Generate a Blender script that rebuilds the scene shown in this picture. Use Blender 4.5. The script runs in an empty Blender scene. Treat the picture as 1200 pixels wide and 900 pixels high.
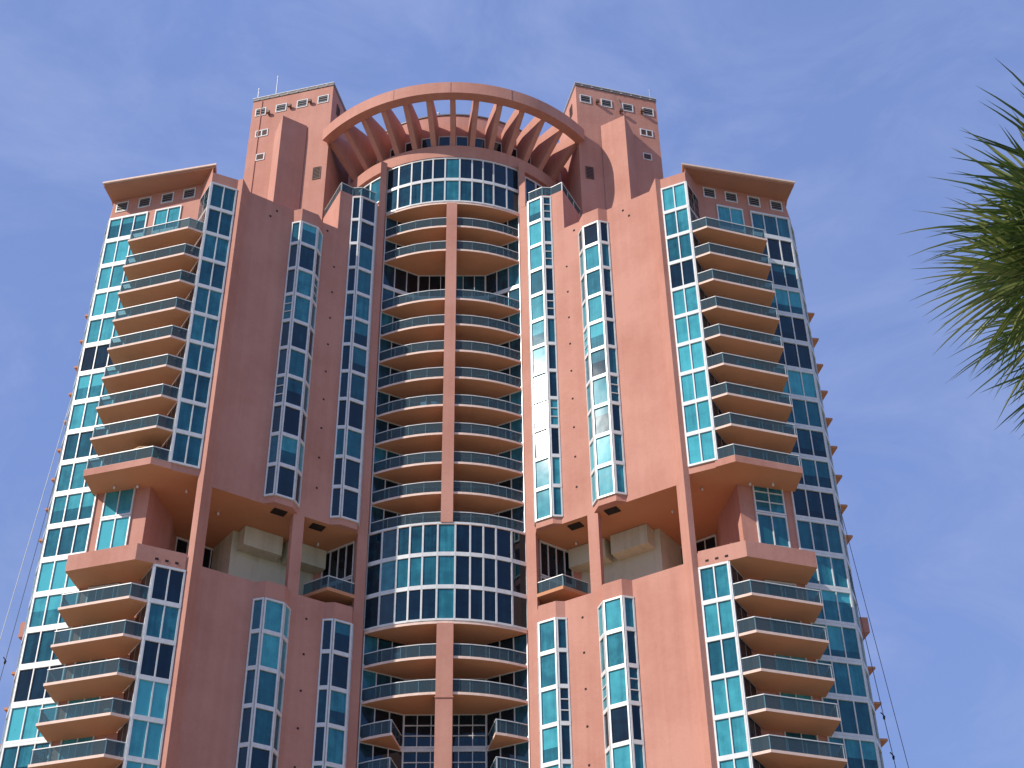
import bpy, bmesh, math, random
from mathutils import Vector, Matrix

scene = bpy.context.scene
COL = scene.collection
S = 3.2                                   # metres per storey: plan and heights below are in storeys
F_PX, PITCH, ROLL, YAW = 1802.0, 0.654731537, 0.0151359919, 0.0197803663
CX, D, H0 = 1.12158, 35.8614364, 22.3679816
ZB = H0 + 1.6 / S                         # storeys from the ground up to level 0 (camera 1.6 m above ground)
W_ANG = math.radians(32.4)                # angle of the two recessed front walls
R = random.Random(7)

# ------------------------------------------------------------------ materials
def new_mat(name):
    m = bpy.data.materials.new(name); m.use_nodes = True
    nt = m.node_tree; nt.nodes.clear()
    out = nt.nodes.new('ShaderNodeOutputMaterial')
    return m, nt, out

def N(nt, t, **kw):
    n = nt.nodes.new(t)
    for k, v in kw.items():
        if k in n.inputs.keys(): n.inputs[k].default_value = v
        else: setattr(n, k, v)
    return n

def ramp(nt, fac, stops):
    r = nt.nodes.new('ShaderNodeValToRGB')
    e = r.color_ramp.elements
    while len(e) < len(stops): e.new(0.5)
    for el, (p, c) in zip(e, stops):
        el.position = p; el.color = (*c, 1)
    nt.links.new(fac, r.inputs[0])
    return r.outputs[0]

def stucco(name, c0, c1, streak=0.4, bump=0.55, rough=0.9):
    m, nt, out = new_mat(name)
    L = nt.links.new
    geo = N(nt, 'ShaderNodeNewGeometry')
    big = N(nt, 'ShaderNodeTexNoise', Scale=0.16, Detail=5.0, Roughness=0.6)
    L(geo.outputs['Position'], big.inputs['Vector'])
    mp = N(nt, 'ShaderNodeMapping'); mp.inputs['Scale'].default_value = (1.7, 1.7, 0.045)
    L(geo.outputs['Position'], mp.inputs['Vector'])
    st = N(nt, 'ShaderNodeTexNoise', Scale=1.0, Detail=4.0, Roughness=0.55)
    L(mp.outputs[0], st.inputs['Vector'])
    fine = N(nt, 'ShaderNodeTexNoise', Scale=2.2, Detail=8.0, Roughness=0.78)
    L(geo.outputs['Position'], fine.inputs['Vector'])
    a = N(nt, 'ShaderNodeMath', operation='MULTIPLY_ADD'); a.inputs[1].default_value = streak
    L(st.outputs[0], a.inputs[0]); L(big.outputs[0], a.inputs[2])
    b = N(nt, 'ShaderNodeMath', operation='MULTIPLY_ADD'); b.inputs[1].default_value = 0.35
    L(fine.outputs[0], b.inputs[0]); L(a.outputs[0], b.inputs[2])
    s0 = 0.5 * (1 + streak + 0.35)
    col = ramp(nt, b.outputs[0], [(max(0, s0 - 0.3), c0), (min(1, s0 + 0.3), c1)])
    bs = N(nt, 'ShaderNodeBsdfPrincipled', Roughness=rough)
    L(col, bs.inputs['Base Color'])
    bn = N(nt, 'ShaderNodeTexNoise', Scale=5.0, Detail=8.0, Roughness=0.75)
    L(geo.outputs['Position'], bn.inputs['Vector'])
    bp = N(nt, 'ShaderNodeBump', Strength=bump, Distance=0.05)
    L(bn.outputs[0], bp.inputs['Height']); L(bp.outputs[0], bs.inputs['Normal'])
    L(bs.outputs[0], out.inputs[0])
    return m

def simple(name, c, rough=0.6, metal=0.0, var=0.08):
    m, nt, out = new_mat(name)
    L = nt.links.new
    geo = N(nt, 'ShaderNodeNewGeometry')
    n = N(nt, 'ShaderNodeTexNoise', Scale=2.5, Detail=5.0)
    L(geo.outputs['Position'], n.inputs['Vector'])
    col = ramp(nt, n.outputs[0], [(0.3, tuple(x * (1 - var) for x in c)), (0.7, tuple(min(1, x * (1 + var)) for x in c))])
    bs = N(nt, 'ShaderNodeBsdfPrincipled', Roughness=rough, Metallic=metal)
    L(col, bs.inputs['Base Color']); L(bs.outputs[0], out.inputs[0])
    return m

def pane_mat(name):
    m, nt, out = new_mat(name)
    L = nt.links.new
    geo = N(nt, 'ShaderNodeNewGeometry')
    at = N(nt, 'ShaderNodeAttribute', attribute_name='tint')
    mp = N(nt, 'ShaderNodeMapping'); mp.inputs['Scale'].default_value = (2.6, 2.6, 0.08)
    L(geo.outputs['Position'], mp.inputs['Vector'])
    cu = N(nt, 'ShaderNodeTexNoise', Scale=1.0, Detail=3.0, Roughness=0.6)     # folds of the curtains behind the glass
    L(mp.outputs[0], cu.inputs['Vector'])
    sub = N(nt, 'ShaderNodeMath', operation='SUBTRACT'); sub.inputs[1].default_value = 0.5
    L(cu.outputs[0], sub.inputs[0])
    ad = N(nt, 'ShaderNodeMath', operation='MULTIPLY_ADD', use_clamp=True); ad.inputs[1].default_value = 0.34
    rm = N(nt, 'ShaderNodeTexNoise', Scale=0.9, Detail=4.0, Roughness=0.6)     # furniture and room depth seen dimly
    L(geo.outputs['Position'], rm.inputs['Vector'])
    s2 = N(nt, 'ShaderNodeMath', operation='SUBTRACT'); s2.inputs[1].default_value = 0.5
    L(rm.outputs[0], s2.inputs[0])
    a2 = N(nt, 'ShaderNodeMath', operation='MULTIPLY_ADD'); a2.inputs[1].default_value = 0.45
    L(s2.outputs[0], a2.inputs[0]); L(at.outputs['Fac'], a2.inputs[2])
    L(sub.outputs[0], ad.inputs[0]); L(a2.outputs[0], ad.inputs[2])
    col = ramp(nt, ad.outputs[0], [(0.0, (0.001, 0.004, 0.010)), (0.25, (0.003, 0.025, 0.042)), (0.6, (0.018, 0.135, 0.18)), (1.0, (0.075, 0.42, 0.48))])
    bs = N(nt, 'ShaderNodeBsdfPrincipled', Roughness=0.035)
    bs.inputs['Specular IOR Level'].default_value = 0.6
    bs.inputs['Specular Tint'].default_value = (0.62, 0.86, 1.0, 1)
    bs.inputs['Coat Weight'].default_value = 0.07
    bs.inputs['Coat Roughness'].default_value = 0.09
    L(col, bs.inputs['Base Color'])
    wv = N(nt, 'ShaderNodeTexNoise', Scale=0.55, Detail=1.5)
    L(geo.outputs['Position'], wv.inputs['Vector'])
    bp = N(nt, 'ShaderNodeBump', Strength=0.10, Distance=0.06)
    L(wv.outputs[0], bp.inputs['Height'])
    L(bp.outputs[0], bs.inputs['Normal']); L(bp.outputs[0], bs.inputs['Coat Normal'])
    L(bs.outputs[0], out.inputs[0])
    return m

def rail_glass(name):
    m, nt, out = new_mat(name)
    L = nt.links.new
    tr = N(nt, 'ShaderNodeBsdfTransparent'); tr.inputs[0].default_value = (0.46, 0.68, 0.74, 1)
    pr = N(nt, 'ShaderNodeBsdfPrincipled', Roughness=0.06)
    pr.inputs['Base Color'].default_value = (0.14, 0.19, 0.22, 1)
    mx = N(nt, 'ShaderNodeMixShader'); mx.inputs[0].default_value = 0.25
    L(tr.outputs[0], mx.inputs[1]); L(pr.outputs[0], mx.inputs[2]); L(mx.outputs[0], out.inputs[0])
    return m

PINK = stucco('pink_stucco', (0.425, 0.182, 0.130), (0.535, 0.264, 0.200))
TAN = stucco('balcony_paint_warm_bounce', (0.53, 0.24, 0.122), (0.60, 0.295, 0.158), streak=0.1)  # warm bounced light on undersides put into the more orange paint
EAVE = stucco('eave_paint', (0.40, 0.18, 0.115), (0.48, 0.23, 0.15), streak=0.1)
EDGE = simple('slab_edge_paint', (0.78, 0.57, 0.47), 0.8)
CONC = stucco('grey_concrete', (0.38, 0.38, 0.27), (0.60, 0.59, 0.45), streak=0.6)
WHITE = simple('white_frame_metal', (0.66, 0.67, 0.66), 0.35)
GREY = simple('dark_roof_metal', (0.16, 0.14, 0.13), 0.5)
DARK = simple('dark_opening', (0.02, 0.014, 0.012), 0.9)
LOUVRE = simple('brown_louvre', (0.16, 0.09, 0.07), 0.7)
LGREY = simple('louvre_grey', (0.20, 0.20, 0.21), 0.5)
PANE = pane_mat('tinted_window_glass')
RGLASS = rail_glass('tinted_rail_glass')
STEEL = simple('galvanised_steel', (0.55, 0.56, 0.57), 0.35, 0.7)

# ------------------------------------------------------------------ mesh helper
class MB:
    """collects faces in storey units, then links them as ONE mesh object"""
    def __init__(s, zb=ZB): s.v = []; s.f = []; s.m = []; s.t = []; s.zb = zb
    def face(s, pts, mi=0, tint=0.0):
        i = len(s.v)
        s.v += [(p[0] * S, p[1] * S, (p[2] + s.zb) * S) for p in pts]
        s.f.append(tuple(range(i, i + len(pts)))); s.m.append(mi); s.t.append(tint)
    def prism(s, poly, z0, z1, mi=0, mi_bot=None, tint=0.0, mi_top=None):
        a = sum(poly[i][0] * poly[(i + 1) % len(poly)][1] - poly[(i + 1) % len(poly)][0] * poly[i][1] for i in range(len(poly)))
        if a < 0: poly = poly[::-1]
        n = len(poly); i = len(s.v)
        for z in (z0, z1):
            s.v += [(x * S, y * S, (z + s.zb) * S) for x, y in poly]
        s.f.append(tuple(range(i + n - 1, i - 1, -1))); s.m.append(mi if mi_bot is None else mi_bot); s.t.append(tint)
        s.f.append(tuple(range(i + n, i + 2 * n))); s.m.append(mi if mi_top is None else mi_top); s.t.append(tint)
        for k in range(n):
            k2 = (k + 1) % n
            s.f.append((i + k, i + k2, i + n + k2, i + n + k)); s.m.append(mi); s.t.append(tint)
    def hexa(s, p, mi=0, tint=0.0):
        """8 corners: bottom ring 0-3, top ring 4-7"""
        i = len(s.v)
        s.v += [(x * S, y * S, (z + s.zb) * S) for x, y, z in p]
        for f in ((3, 2, 1, 0), (4, 5, 6, 7), (0, 1, 5, 4), (1, 2, 6, 5), (2, 3, 7, 6), (3, 0, 4, 7)):
            s.f.append(tuple(i + q for q in f)); s.m.append(mi); s.t.append(tint)
    def seg(s, sg, t0, t1, z0, z1, d0, d1, mi=0, tint=0.0, z0b=None, z1b=None):
        """box laid along a wall segment: t in storeys along it, d outward"""
        a = sg.pt(t0, d0); b = sg.pt(t1, d0); c = sg.pt(t1, d1); e = sg.pt(t0, d1)
        s.prism([a, b, c, e], z0, z1, mi, tint=tint)
    def tube(s, p, q, r, n=8, mi=0):
        a = Vector(p); b = Vector(q); ax = (b - a).normalized()
        u = ax.orthogonal().normalized(); w = ax.cross(u)
        i = len(s.v)
        for c in (a, b):
            for k in range(n):
                o = c + (u * math.cos(2 * math.pi * k / n) + w * math.sin(2 * math.pi * k / n)) * r
                s.v.append((o.x * S, o.y * S, (o.z + s.zb) * S))
        for k in range(n):
            k2 = (k + 1) % n
            s.f.append((i + k, i + k2, i + n + k2, i + n + k)); s.m.append(mi); s.t.append(0)
        s.f.append(tuple(range(i + n - 1, i - 1, -1))); s.m.append(mi); s.t.append(0)
        s.f.append(tuple(range(i + n, i + 2 * n))); s.m.append(mi); s.t.append(0)
    def ball(s, c, rx, rz, mi=0, n=10, rings=6, bottom=-1.0):
        i = len(s.v)
        for j in range(rings + 1):
            ph = -math.pi / 2 + math.pi * j / rings
            z = max(math.sin(ph), bottom)
            rr = math.cos(ph) if math.sin(ph) >= bottom else math.sqrt(max(0, 1 - bottom * bottom)) * (j / rings * 2)
            for k in range(n):
                a = 2 * math.pi * k / n
                s.v.append(((c[0] + rx * max(rr, 1e-3) * math.cos(a)) * S, (c[1] + rx * max(rr, 1e-3) * math.sin(a)) * S, (c[2] + rz * z + s.zb) * S))
        for j in range(rings):
            for k in range(n):
                k2 = (k + 1) % n
                s.f.append((i + j * n + k, i + j * n + k2, i + (j + 1) * n + k2, i + (j + 1) * n + k)); s.m.append(mi); s.t.append(0)
    def build(s, name, mats, parent=None, smooth=False, loc=None):
        me = bpy.data.meshes.new(name)
        me.from_pydata(s.v, [], s.f)
        if not isinstance(mats, (list, tuple)): mats = [mats]
        for m in mats: me.materials.append(m)
        me.polygons.foreach_set('material_index', s.m)
        if PANE in mats:
            at = me.attributes.new('tint', 'FLOAT', 'FACE'); at.data.foreach_set('value', s.t)
        if smooth: me.polygons.foreach_set('use_smooth', [True] * len(s.f))
        me.update()
        o = bpy.data.objects.new(name, me); COL.objects.link(o)
        if parent: o.parent = parent
        if loc: o.location = loc
        return o

class Seg:
    """wall segment a->b; outward normal points away from ref"""
    def __init__(s, a, b, ref):
        s.a = Vector(a); s.b = Vector(b); s.u = (s.b - s.a); s.len = s.u.length; s.u /= s.len
        n = Vector((s.u.y, -s.u.x))
        if n.dot((s.a + s.b) / 2 - Vector(ref)) < 0: n = -n
        s.n = n
    def pt(s, t, d=0.0):
        p = s.a + s.u * t + s.n * d
        return (p.x, p.y)

def mir(s, pts): return [(s * x, y) for x, y in pts]

def thing(name, label, cat, loc=(0, 0, 0), group=None):
    o = bpy.data.objects.new(name, None); COL.objects.link(o); o.location = loc
    o['label'] = label; o['category'] = cat
    if group: o['group'] = group
    return o
def tag(o, label, cat, group=None):
    o['label'] = label; o['category'] = cat
    if group: o['group'] = group
    return o
def dup(root, loc, parent=None):
    r = root.copy(); COL.objects.link(r); r.location = loc
    if parent: r.parent = parent
    for ch in list(root.children):
        c = ch.copy(); COL.objects.link(c); c.parent = r
        for g in list(ch.children):
            d = g.copy(); COL.objects.link(d); d.parent = c
    return r

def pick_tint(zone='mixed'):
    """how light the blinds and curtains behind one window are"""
    pl, pm = {'sunny': (.68, .92), 'shade': (.18, .66), 'dim': (.22, .90), 'mixed': (.42, .78)}[zone]  # sunlit sides get mostly pale panes, shaded sides darker: light put into the tint
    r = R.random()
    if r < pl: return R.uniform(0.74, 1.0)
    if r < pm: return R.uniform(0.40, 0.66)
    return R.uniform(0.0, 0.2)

def glaze(fr, pn, sg, t0, t1, z0, z1, cols, tints, fw=0.035, top=0.05, bot=0.05, d=0.042, blind=None, bars=0, ends=True, edges=None):
    """frames into fr, panes into pn, on wall segment sg between t0..t1 and z0..z1"""
    ed = edges or [t0 + (t1 - t0) * k / cols for k in range(cols + 1)]
    for k, e in enumerate(ed):
        if (k == 0 or k == len(ed) - 1) and not ends: continue
        a, b = e - fw * .36, e + fw * .36
        if k == 0: a, b = e, e + fw
        if k == len(ed) - 1: a, b = e - fw, e
        fr.seg(sg, a, b, z0 + bot, z1 - top, -0.02, d)
    fr.seg(sg, ed[0], ed[-1], z0, z0 + bot, -0.02, d + 0.004)
    fr.seg(sg, ed[0], ed[-1], z1 - top, z1, -0.02, d + 0.004)
    for q in range(bars):
        zz = z0 + bot + (z1 - top - z0 - bot) * (q + 1) / (bars + 1)
        fr.seg(sg, ed[0] + fw, ed[-1] - fw, zz - 0.012, zz + 0.012, -0.02, d - 0.004)
    for k in range(len(ed) - 1):
        t = tints[k % len(tints)]
        a, b = ed[k] + 0.008, ed[k + 1] - 0.008
        if blind:
            zm = z1 - top - (z1 - top - z0 - bot) * blind[0]
            pn.seg(sg, a, b, zm, z1 - top, -0.02, 0.008, tint=t)
            pn.seg(sg, a, b, z0 + bot, zm, -0.02, 0.007, tint=blind[1])
        else:
            pn.seg(sg, a, b, z0 + bot, z1 - top, -0.02, 0.008, tint=t)

def rail(fr, gl, pts, ref, h=0.315, inset=0.035, step=0.5, z=0.0, post_r=0.011):
    """balcony rail along a polyline, set back from the slab edge: white rail and posts into fr, glass into gl"""
    P = [Vector(p) for p in pts]
    off = []
    for i, p in enumerate(P):
        ns = []
        for a, b in ((i - 1, i), (i, i + 1)):
            if a < 0 or b >= len(P): continue
            u = (P[b] - P[a]).normalized(); n = Vector((u.y, -u.x))
            if n.dot((P[a] + P[b]) / 2 - Vector(ref)) < 0: n = -n
            ns.append(n)
        n = sum(ns, Vector((0, 0)))
        n = n.normalized()
        k = inset / max(0.5, n.dot(ns[0]))
        off.append(p - n * k)
    for a, b in zip(off[:-1], off[1:]):
        sg = Seg(a, b, ref)
        fr.seg(sg, -0.008, sg.len + 0.008, z + h, z + h + 0.022, -0.016, 0.016)
        gl.seg(sg, 0.004, sg.len - 0.004, z + 0.02, z + h - 0.001, -0.004, 0.004)
        n = max(1, round(sg.len / step))
        for k in range(n + 1):
            t = sg.len * k / n
            fr.seg(sg, t - post_r * 0.7, t + post_r * 0.7, z, z + h, -0.018, -0.005)

# ------------------------------------------------------------------ ground
def ground_mat():
    m, nt, out = new_mat('pale_paving_and_lawn')
    L = nt.links.new
    geo = N(nt, 'ShaderNodeNewGeometry')
    n = N(nt, 'ShaderNodeTexNoise', Scale=0.02, Detail=8.0, Roughness=0.6)
    L(geo.outputs['Position'], n.inputs['Vector'])
    col = ramp(nt, n.outputs[0], [(0.40, (0.40, 0.36, 0.29)), (0.52, (0.34, 0.30, 0.23)), (0.60, (0.07, 0.11, 0.035))])
    bs = N(nt, 'ShaderNodeBsdfPrincipled', Roughness=0.95)
    L(col, bs.inputs['Base Color']); L(bs.outputs[0], out.inputs[0])
    return m
g = MB(0)
RG = 1500
g.face([(RG * math.cos(2 * math.pi * k / 48), RG * math.sin(2 * math.pi * k / 48), 0) for k in range(48)])
go = g.build('ground', ground_mat()); go['kind'] = 'structure'

# ------------------------------------------------------------------ the tower
T = thing('condominium_tower', 'tall salmon pink condominium tower with turquoise glass and a curved crown', 'tower')

def wall_pt(x, off=0.0):
    """point of the recessed front wall (right half), off outward"""
    y = -1.9 - (x - 4.8) * math.tan(W_ANG)
    return (x - math.sin(W_ANG) * off, y - math.cos(W_ANG) * off)
nW = Vector((-math.sin(W_ANG), -math.cos(W_ANG))); uW = Vector((math.cos(W_ANG), -math.sin(W_ANG)))
PIER_IN, PIER_OUT = (2.15, -0.24), (2.40, -0.385)
FLARE = [wall_pt(6.0), (6.13, -3.23)]
PAN_IN, PAN_OUT = (6.285, -3.17), (6.99, -3.49)
SIDE_IN, FAC_OUT, CHAM = (7.44, -2.745), (10.24, -1.995), (10.48, -1.40)
BACK = [(10.15, 1.2), (9.0, 4.0), (2.15, 4.0)]
FC, TIP, TIPB = (7.41, -3.74), (9.22, -3.18), (9.14, -2.26)
GROUND = -ZB

BAYS = {'A': ((2.415, -0.575), (2.855, -0.841), (3.135, -0.82)), 'B': ((4.035, -1.68), (4.49, -1.955), (4.775, -1.875))}

def wall_w(t, d=0):   # by x on the wall, outward d
    p = Vector(wall_pt(t)) + nW * d
    return (p.x, p.y)

for s in (1, -1):
    # --- main shafts -----------------------------------------------------------
    body = [PIER_IN, PIER_OUT] + [wall_pt(2.42)] + FLARE + [PAN_IN, PAN_OUT, SIDE_IN, FAC_OUT, CHAM] + BACK
    up = MB(); up.prism(mir(s, body), -0.205, 10.42, 0, 1)
    # the higher shoulder beside the inner bay, up to the terrace
    up.prism(mir(s, [PIER_IN, PIER_OUT, wall_pt(2.42, .001), wall_pt(3.5, .001), (4.18, 0.25), (4.1, 3.0), (2.15, 3.0)]), 10.42, 12.07)
    # facade rising under the eave
    up.prism(mir(s, [(7.02, -3.43), SIDE_IN, FAC_OUT, (10.25, -1.9), (10.15, 1.2), (7.2, 1.2)]), 10.42, 10.675)
    up.build('upper_shaft', [PINK, TAN], T)
    lo = MB(); lo.prism(mir(s, body), GROUND, -2.57); lo.build('lower_shaft', PINK, T)
    # blade fin and posts through the open storeys
    b = MB()
    b.prism(mir(s, [FLARE[-1], PAN_IN, (6.22, -2.75), (6.06, -2.62), FLARE[-2]]), -2.57, -0.205)
    b.build('blade_fin', PINK, T)
    b = MB()
    b.prism(mir(s, [wall_pt(3.76), wall_pt(4.03), (4.12, -1.25), (3.84, -1.07)]), -2.57, -0.205)
    b.build('post', PINK, T)
    b = MB()
    b.prism(mir(s, [PIER_IN, PIER_OUT, (2.47, -0.2), (2.30, 0.1), (2.15, 0.1)]), -2.57, -0.205)
    b.build('pier', PINK, T)
    b = MB()
    b.prism(mir(s, [PIER_IN, (2.34, -0.36), (2.36, 0.3), (2.15, 0.3)]), 12.07, 14.12)
    b.build('pier', PINK, T)
    # core behind the open storeys
    core = [(2.46, 0.0), (3.42, 0.67), (4.38, 1.0), (6.1, 0.58), (7.34, -0.32), (7.27, -1.16), (7.58, -2.70), FAC_OUT, CHAM] + BACK
    b = MB(); b.prism(mir(s, core), -2.57, -0.205); b.build('set_back_wall', PINK, T)
    # beige concrete block and its ledges
    blk = MB()
    blk.prism(mir(s, [(3.30, 1.0), (5.74, -0.58), (6.42, 0.36), (4.2, 1.6)]), -2.57, -0.207)
    c = blk.build('concrete_block', CONC, T)
    def ledge(x0, x1):
        bb = MB()
        f0 = Vector((5.74, -0.58)); uu = Vector((-0.839, 0.545)); nn = Vector((-0.545, -0.839))
        p = lambda x, dd: tuple(f0 + uu * ((5.74 - x) / 0.839) + nn * dd)
        bb.prism(mir(s, [p(x0, -.05), p(x1, -.05), p(x1, .42), p(x0, .42)]), -0.80, -0.22)
        bb.build('ledge', CONC, c)
    ledge(4.66, 5.60); ledge(3.55, 4.50)
    # window walls inside the open storeys
    fr = MB(); pn = MB()
    sg = Seg((s * 2.48, -0.01), (s * 3.42, 0.66), (s * 2.0, 3))
    glaze(fr, pn, sg, 0.02, sg.len, -1.32, -0.22, 4, [0.03, 0.06, 0.02, 0.05])
    glaze(fr, pn, sg, 0.02, sg.len, -2.45, -1.34, 2, [0.3, 0.1], bot=.06)
    w = fr.build('void_window_wall', WHITE, T); pn.build('window', PANE, w); fr = MB(); pn = MB()
    sg = Seg((s * 6.15, 0.55), (s * 7.33, -0.31), (s * 8, 3))
    glaze(fr, pn, sg, 0.03, sg.len - .02, -2.5, -0.24, 4, [0.02, 0.05])
    w = fr.build('void_window_wall', WHITE, T); pn.build('window', PANE, w)
    # small balcony in the inner opening
    bb = MB(); poly = mir(s, [(2.34, -0.345), (3.07, -0.835), (3.80, -0.36), (3.42, 0.62), (2.5, 0.0)])
    bb.prism(poly, -2.2, -2.1, 0)
    bo = bb.build('small_balcony', TAN, T)
    fr = MB(); gl = MB(); rail(fr, gl, mir(s, [(2.36, -0.345), (3.07, -0.82), (3.78, -0.36)]), (s * 3, 2), z=-2.1, h=.34)
    fr.build('railing', WHITE, bo); gl.build('glass_panel', RGLASS, bo)
    # soffit vents and lamps
    for x0, y0 in ((3.50, -0.74), (4.44, -1.49)):
        q = MB(); c0 = Vector((s * x0, y0)); u = Vector((s * uW.x, uW.y)); n = Vector((s * nW.x, nW.y))
        q.prism([tuple(c0 + u * .22 + n * .13 + u * -.06), tuple(c0 - u * .22 + n * .13), tuple(c0 - u * .22 - n * .13), tuple(c0 + u * .16 - n * .13)], -0.23, -0.203)
        q.build('soffit_vent', DARK, T)
    for x0, y0 in ((3.52, 0.1), (4.40, 0.22), (5.22, -0.37), (6.01, -1.48), (6.68, -2.55), (7.9, -2.78), (8.5, -2.75)):
        q = MB(); q.ball((s * x0, y0, -0.25), 0.035, 0.06, n=8, rings=5); q.build('soffit_lamp', WHITE, T, smooth=True)

    # --- bay windows -------------------------------------------------------------
    for key, ztop, zg, cap_top, z0, zbot in (('A', 12, 12.0, 12.07, 0, -0.2), ('B', 10, 9.88, 10.42, 0, -0.2), ('A', -3, -3.07, -2.57, -10, GROUND), ('B', -3, -3.07, -2.57, -10, GROUND)):
        l, m, r = BAYS[key]
        wl = wall_pt(l[0] - 0.10) if key == 'B' else (2.41, -0.39)
        wr = wall_pt(r[0] + 0.02)
        inner = [(wl[0] + .1, wl[1] + .5), (wr[0] - .1, wr[1] + .5)]
        poly = [wl, l, m, r, wr]
        full = mir(s, poly + inner[::-1])
        core_b = MB()
        core_b.prism(full, zg, cap_top)
        core_b.prism(full, zbot, z0)
        core_b.prism(mir(s, [(x + .0, y + .03) for x, y in poly] + inner[::-1]), z0, zg)
        fr = MB()
        root = core_b.build('bay_window', PINK, T)
        fl = z0
        nsf = [Seg((s * a[0], a[1]), (s * c[0], c[1]), (s * 4.0, 6)) for a, c in ((wl, l), (l, m), (m, r))]
        while fl < zg - 0.2:
            zt = min(fl + 1, zg)
            pn = MB()
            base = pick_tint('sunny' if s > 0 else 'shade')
            for q, sg in enumerate(nsf):
                if sg.len < 0.06: continue
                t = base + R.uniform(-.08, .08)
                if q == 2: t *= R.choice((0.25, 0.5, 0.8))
                bars = 2 if (q != 1 and R.random() < 0.16) else 0
                bl = (R.uniform(.3, .7), max(0.05, t - .35)) if (q == 1 and R.random() < 0.22) else None
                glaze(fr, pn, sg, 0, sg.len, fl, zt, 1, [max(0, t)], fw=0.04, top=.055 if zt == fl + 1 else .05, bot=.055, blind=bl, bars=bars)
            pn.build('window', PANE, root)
            fl += 1
        fr.build('frame', WHITE, root)

    # --- wing glazing ---------------------------------------------------------------
    def wing(levels):
        frp = MB(); frs = MB(); frf = MB(); frd = MB(); wins = []
        sp = Seg(mir(s, [PAN_IN])[0], mir(s, [PAN_OUT])[0], (s * 7.5, 4))
        sd = Seg(mir(s, [PAN_OUT])[0], mir(s, [SIDE_IN])[0], (s * 9.0, -1.5))
        sf = Seg(mir(s, [SIDE_IN])[0], mir(s, [FAC_OUT])[0], (s * 8.5, 4))
        sc = Seg(mir(s, [FAC_OUT])[0], mir(s, [CHAM])[0], (s * 8, 1))
        for lv, pan, fac in levels:
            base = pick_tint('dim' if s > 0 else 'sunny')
            z1 = lv + 1
            if pan:
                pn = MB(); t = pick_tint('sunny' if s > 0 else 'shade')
                glaze(frp, pn, sp, 0.0, sp.len, lv, z1, 2, [t, min(1, t + R.uniform(-.08, .08))], fw=.045, top=.06, bot=.06)
                frp.seg(sp, sp.len - .02, sp.len + .03, lv, z1, -0.05, 0.034)
                wins.append((0, pn)); pn = MB()
                dt = R.uniform(0.05, .35)
                glaze(frs, pn, sd, 0.05, sd.len * .92, lv + .02, z1 - .02, 2, [dt, dt * .6, dt], fw=.022, d=.015, top=.03, bot=.03, bars=2 if lv >= 8 else 0)
                wins.append((1, pn))
            if fac:
                zt = lv + .93 if lv == 9 else z1 - 0.005
                t = base; pn = MB()
                bl = (R.uniform(.3, .8), max(.05, t - .3)) if R.random() < .3 else None
                k0 = (9.03 - SIDE_IN[0]) / math.cos(math.radians(15))
                glaze(frf, pn, sf, k0, sf.len, lv, zt, 3, [t, t + R.uniform(-.12, .1), t + R.uniform(-.15, .1)], fw=.04, top=.075, bot=.075, blind=bl)
                glaze(frf, pn, sc, 0, sc.len, lv, zt, 1, [t * .8], fw=.045, top=.075, bot=.075)
                wins.append((2, pn)); pn = MB()
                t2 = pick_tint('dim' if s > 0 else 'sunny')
                a0 = (7.98 - SIDE_IN[0]) / math.cos(math.radians(15)); a1 = (8.80 - SIDE_IN[0]) / math.cos(math.radians(15))
                glaze(frd, pn, sf, a0, a1, lv, zt - .01, 2, [t2, t2 + .05], fw=.035, bars=2 if (lv == -1 and s == 1) else 0)
                wins.append((3, pn))
        roots = [m_.build(n_, WHITE, T) for m_, n_ in ((frp, 'panel_glazing'), (frs, 'recess_side_glazing'), (frf, 'facade_glazing'), (frd, 'balcony_door_glazing'))]
        for k, pn in wins: pn.build('window', PANE, roots[k])
    wing([(k, True, True) for k in range(9, -1, -1)])
    wing([(-1, False, True), (-2, False, True), (-3, False, True)] + [(k, True, True) for k in range(-4, -11, -1)])
    # --- square vents under the eave
    th = math.radians(15); sf = Seg(mir(s, [SIDE_IN])[0], mir(s, [FAC_OUT])[0], (s * 8.5, 4))
    def louvre(sg, t0, t1, z0, z1, parent, name='louvre_vent', f=.035, frame=True, slats=4, two=False, mat=LGREY):
        fr = MB()
        for a, b, zz0, zz1 in ((t0, t1, z0, z0 + f), (t0, t1, z1 - f, z1), (t0, t0 + f, z0 + f, z1 - f), (t1 - f, t1, z0 + f, z1 - f)):
            fr.seg(sg, a, b, zz0, zz1, -.02, .022, 0)
        if two: fr.seg(sg, (t0 + t1) / 2 - .02, (t0 + t1) / 2 + .02, z0 + f, z1 - f, -.02, .02, 0)
        fr.seg(sg, t0 + f, t1 - f, z0 + f, z1 - f, -.02, .003, 1)
        for k in range(slats):
            zz = z0 + f + (z1 - z0 - 2 * f) * (k + .5) / slats
            fr.seg(sg, t0 + f, t1 - f, zz - .012, zz + .012, 0.003, .014, 2)
        return fr.build(name, [WHITE if frame else mat, DARK, mat], parent)
    for x0 in (7.62, 8.30, 9.02, 9.73):
        t0 = (x0 - SIDE_IN[0]) / math.cos(th)
        louvre(sf, t0, t0 + .40, 10.17, 10.57, T)
    # eave
    ev = MB()
    ev.prism(mir(s, [(6.97, -3.44), (10.42, -2.66), (10.30, -1.96), (10.45, 1.2), (7.6, 1.2)]), 10.68, 10.74, 0)
    ev.prism(mir(s, [(6.93, -3.50), (10.45, -2.72), (10.33, -1.95), (10.48, 1.3), (7.5, 1.3)]), 10.742, 10.80, 1)
    # low hipped roof above the eave
    lowp = mir(s, [(7.0, -3.40), (10.40, -2.6), (10.28, -1.95), (10.43, 1.2), (7.6, 1.2)])
    cen = (s * 8.9, -0.4)
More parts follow.
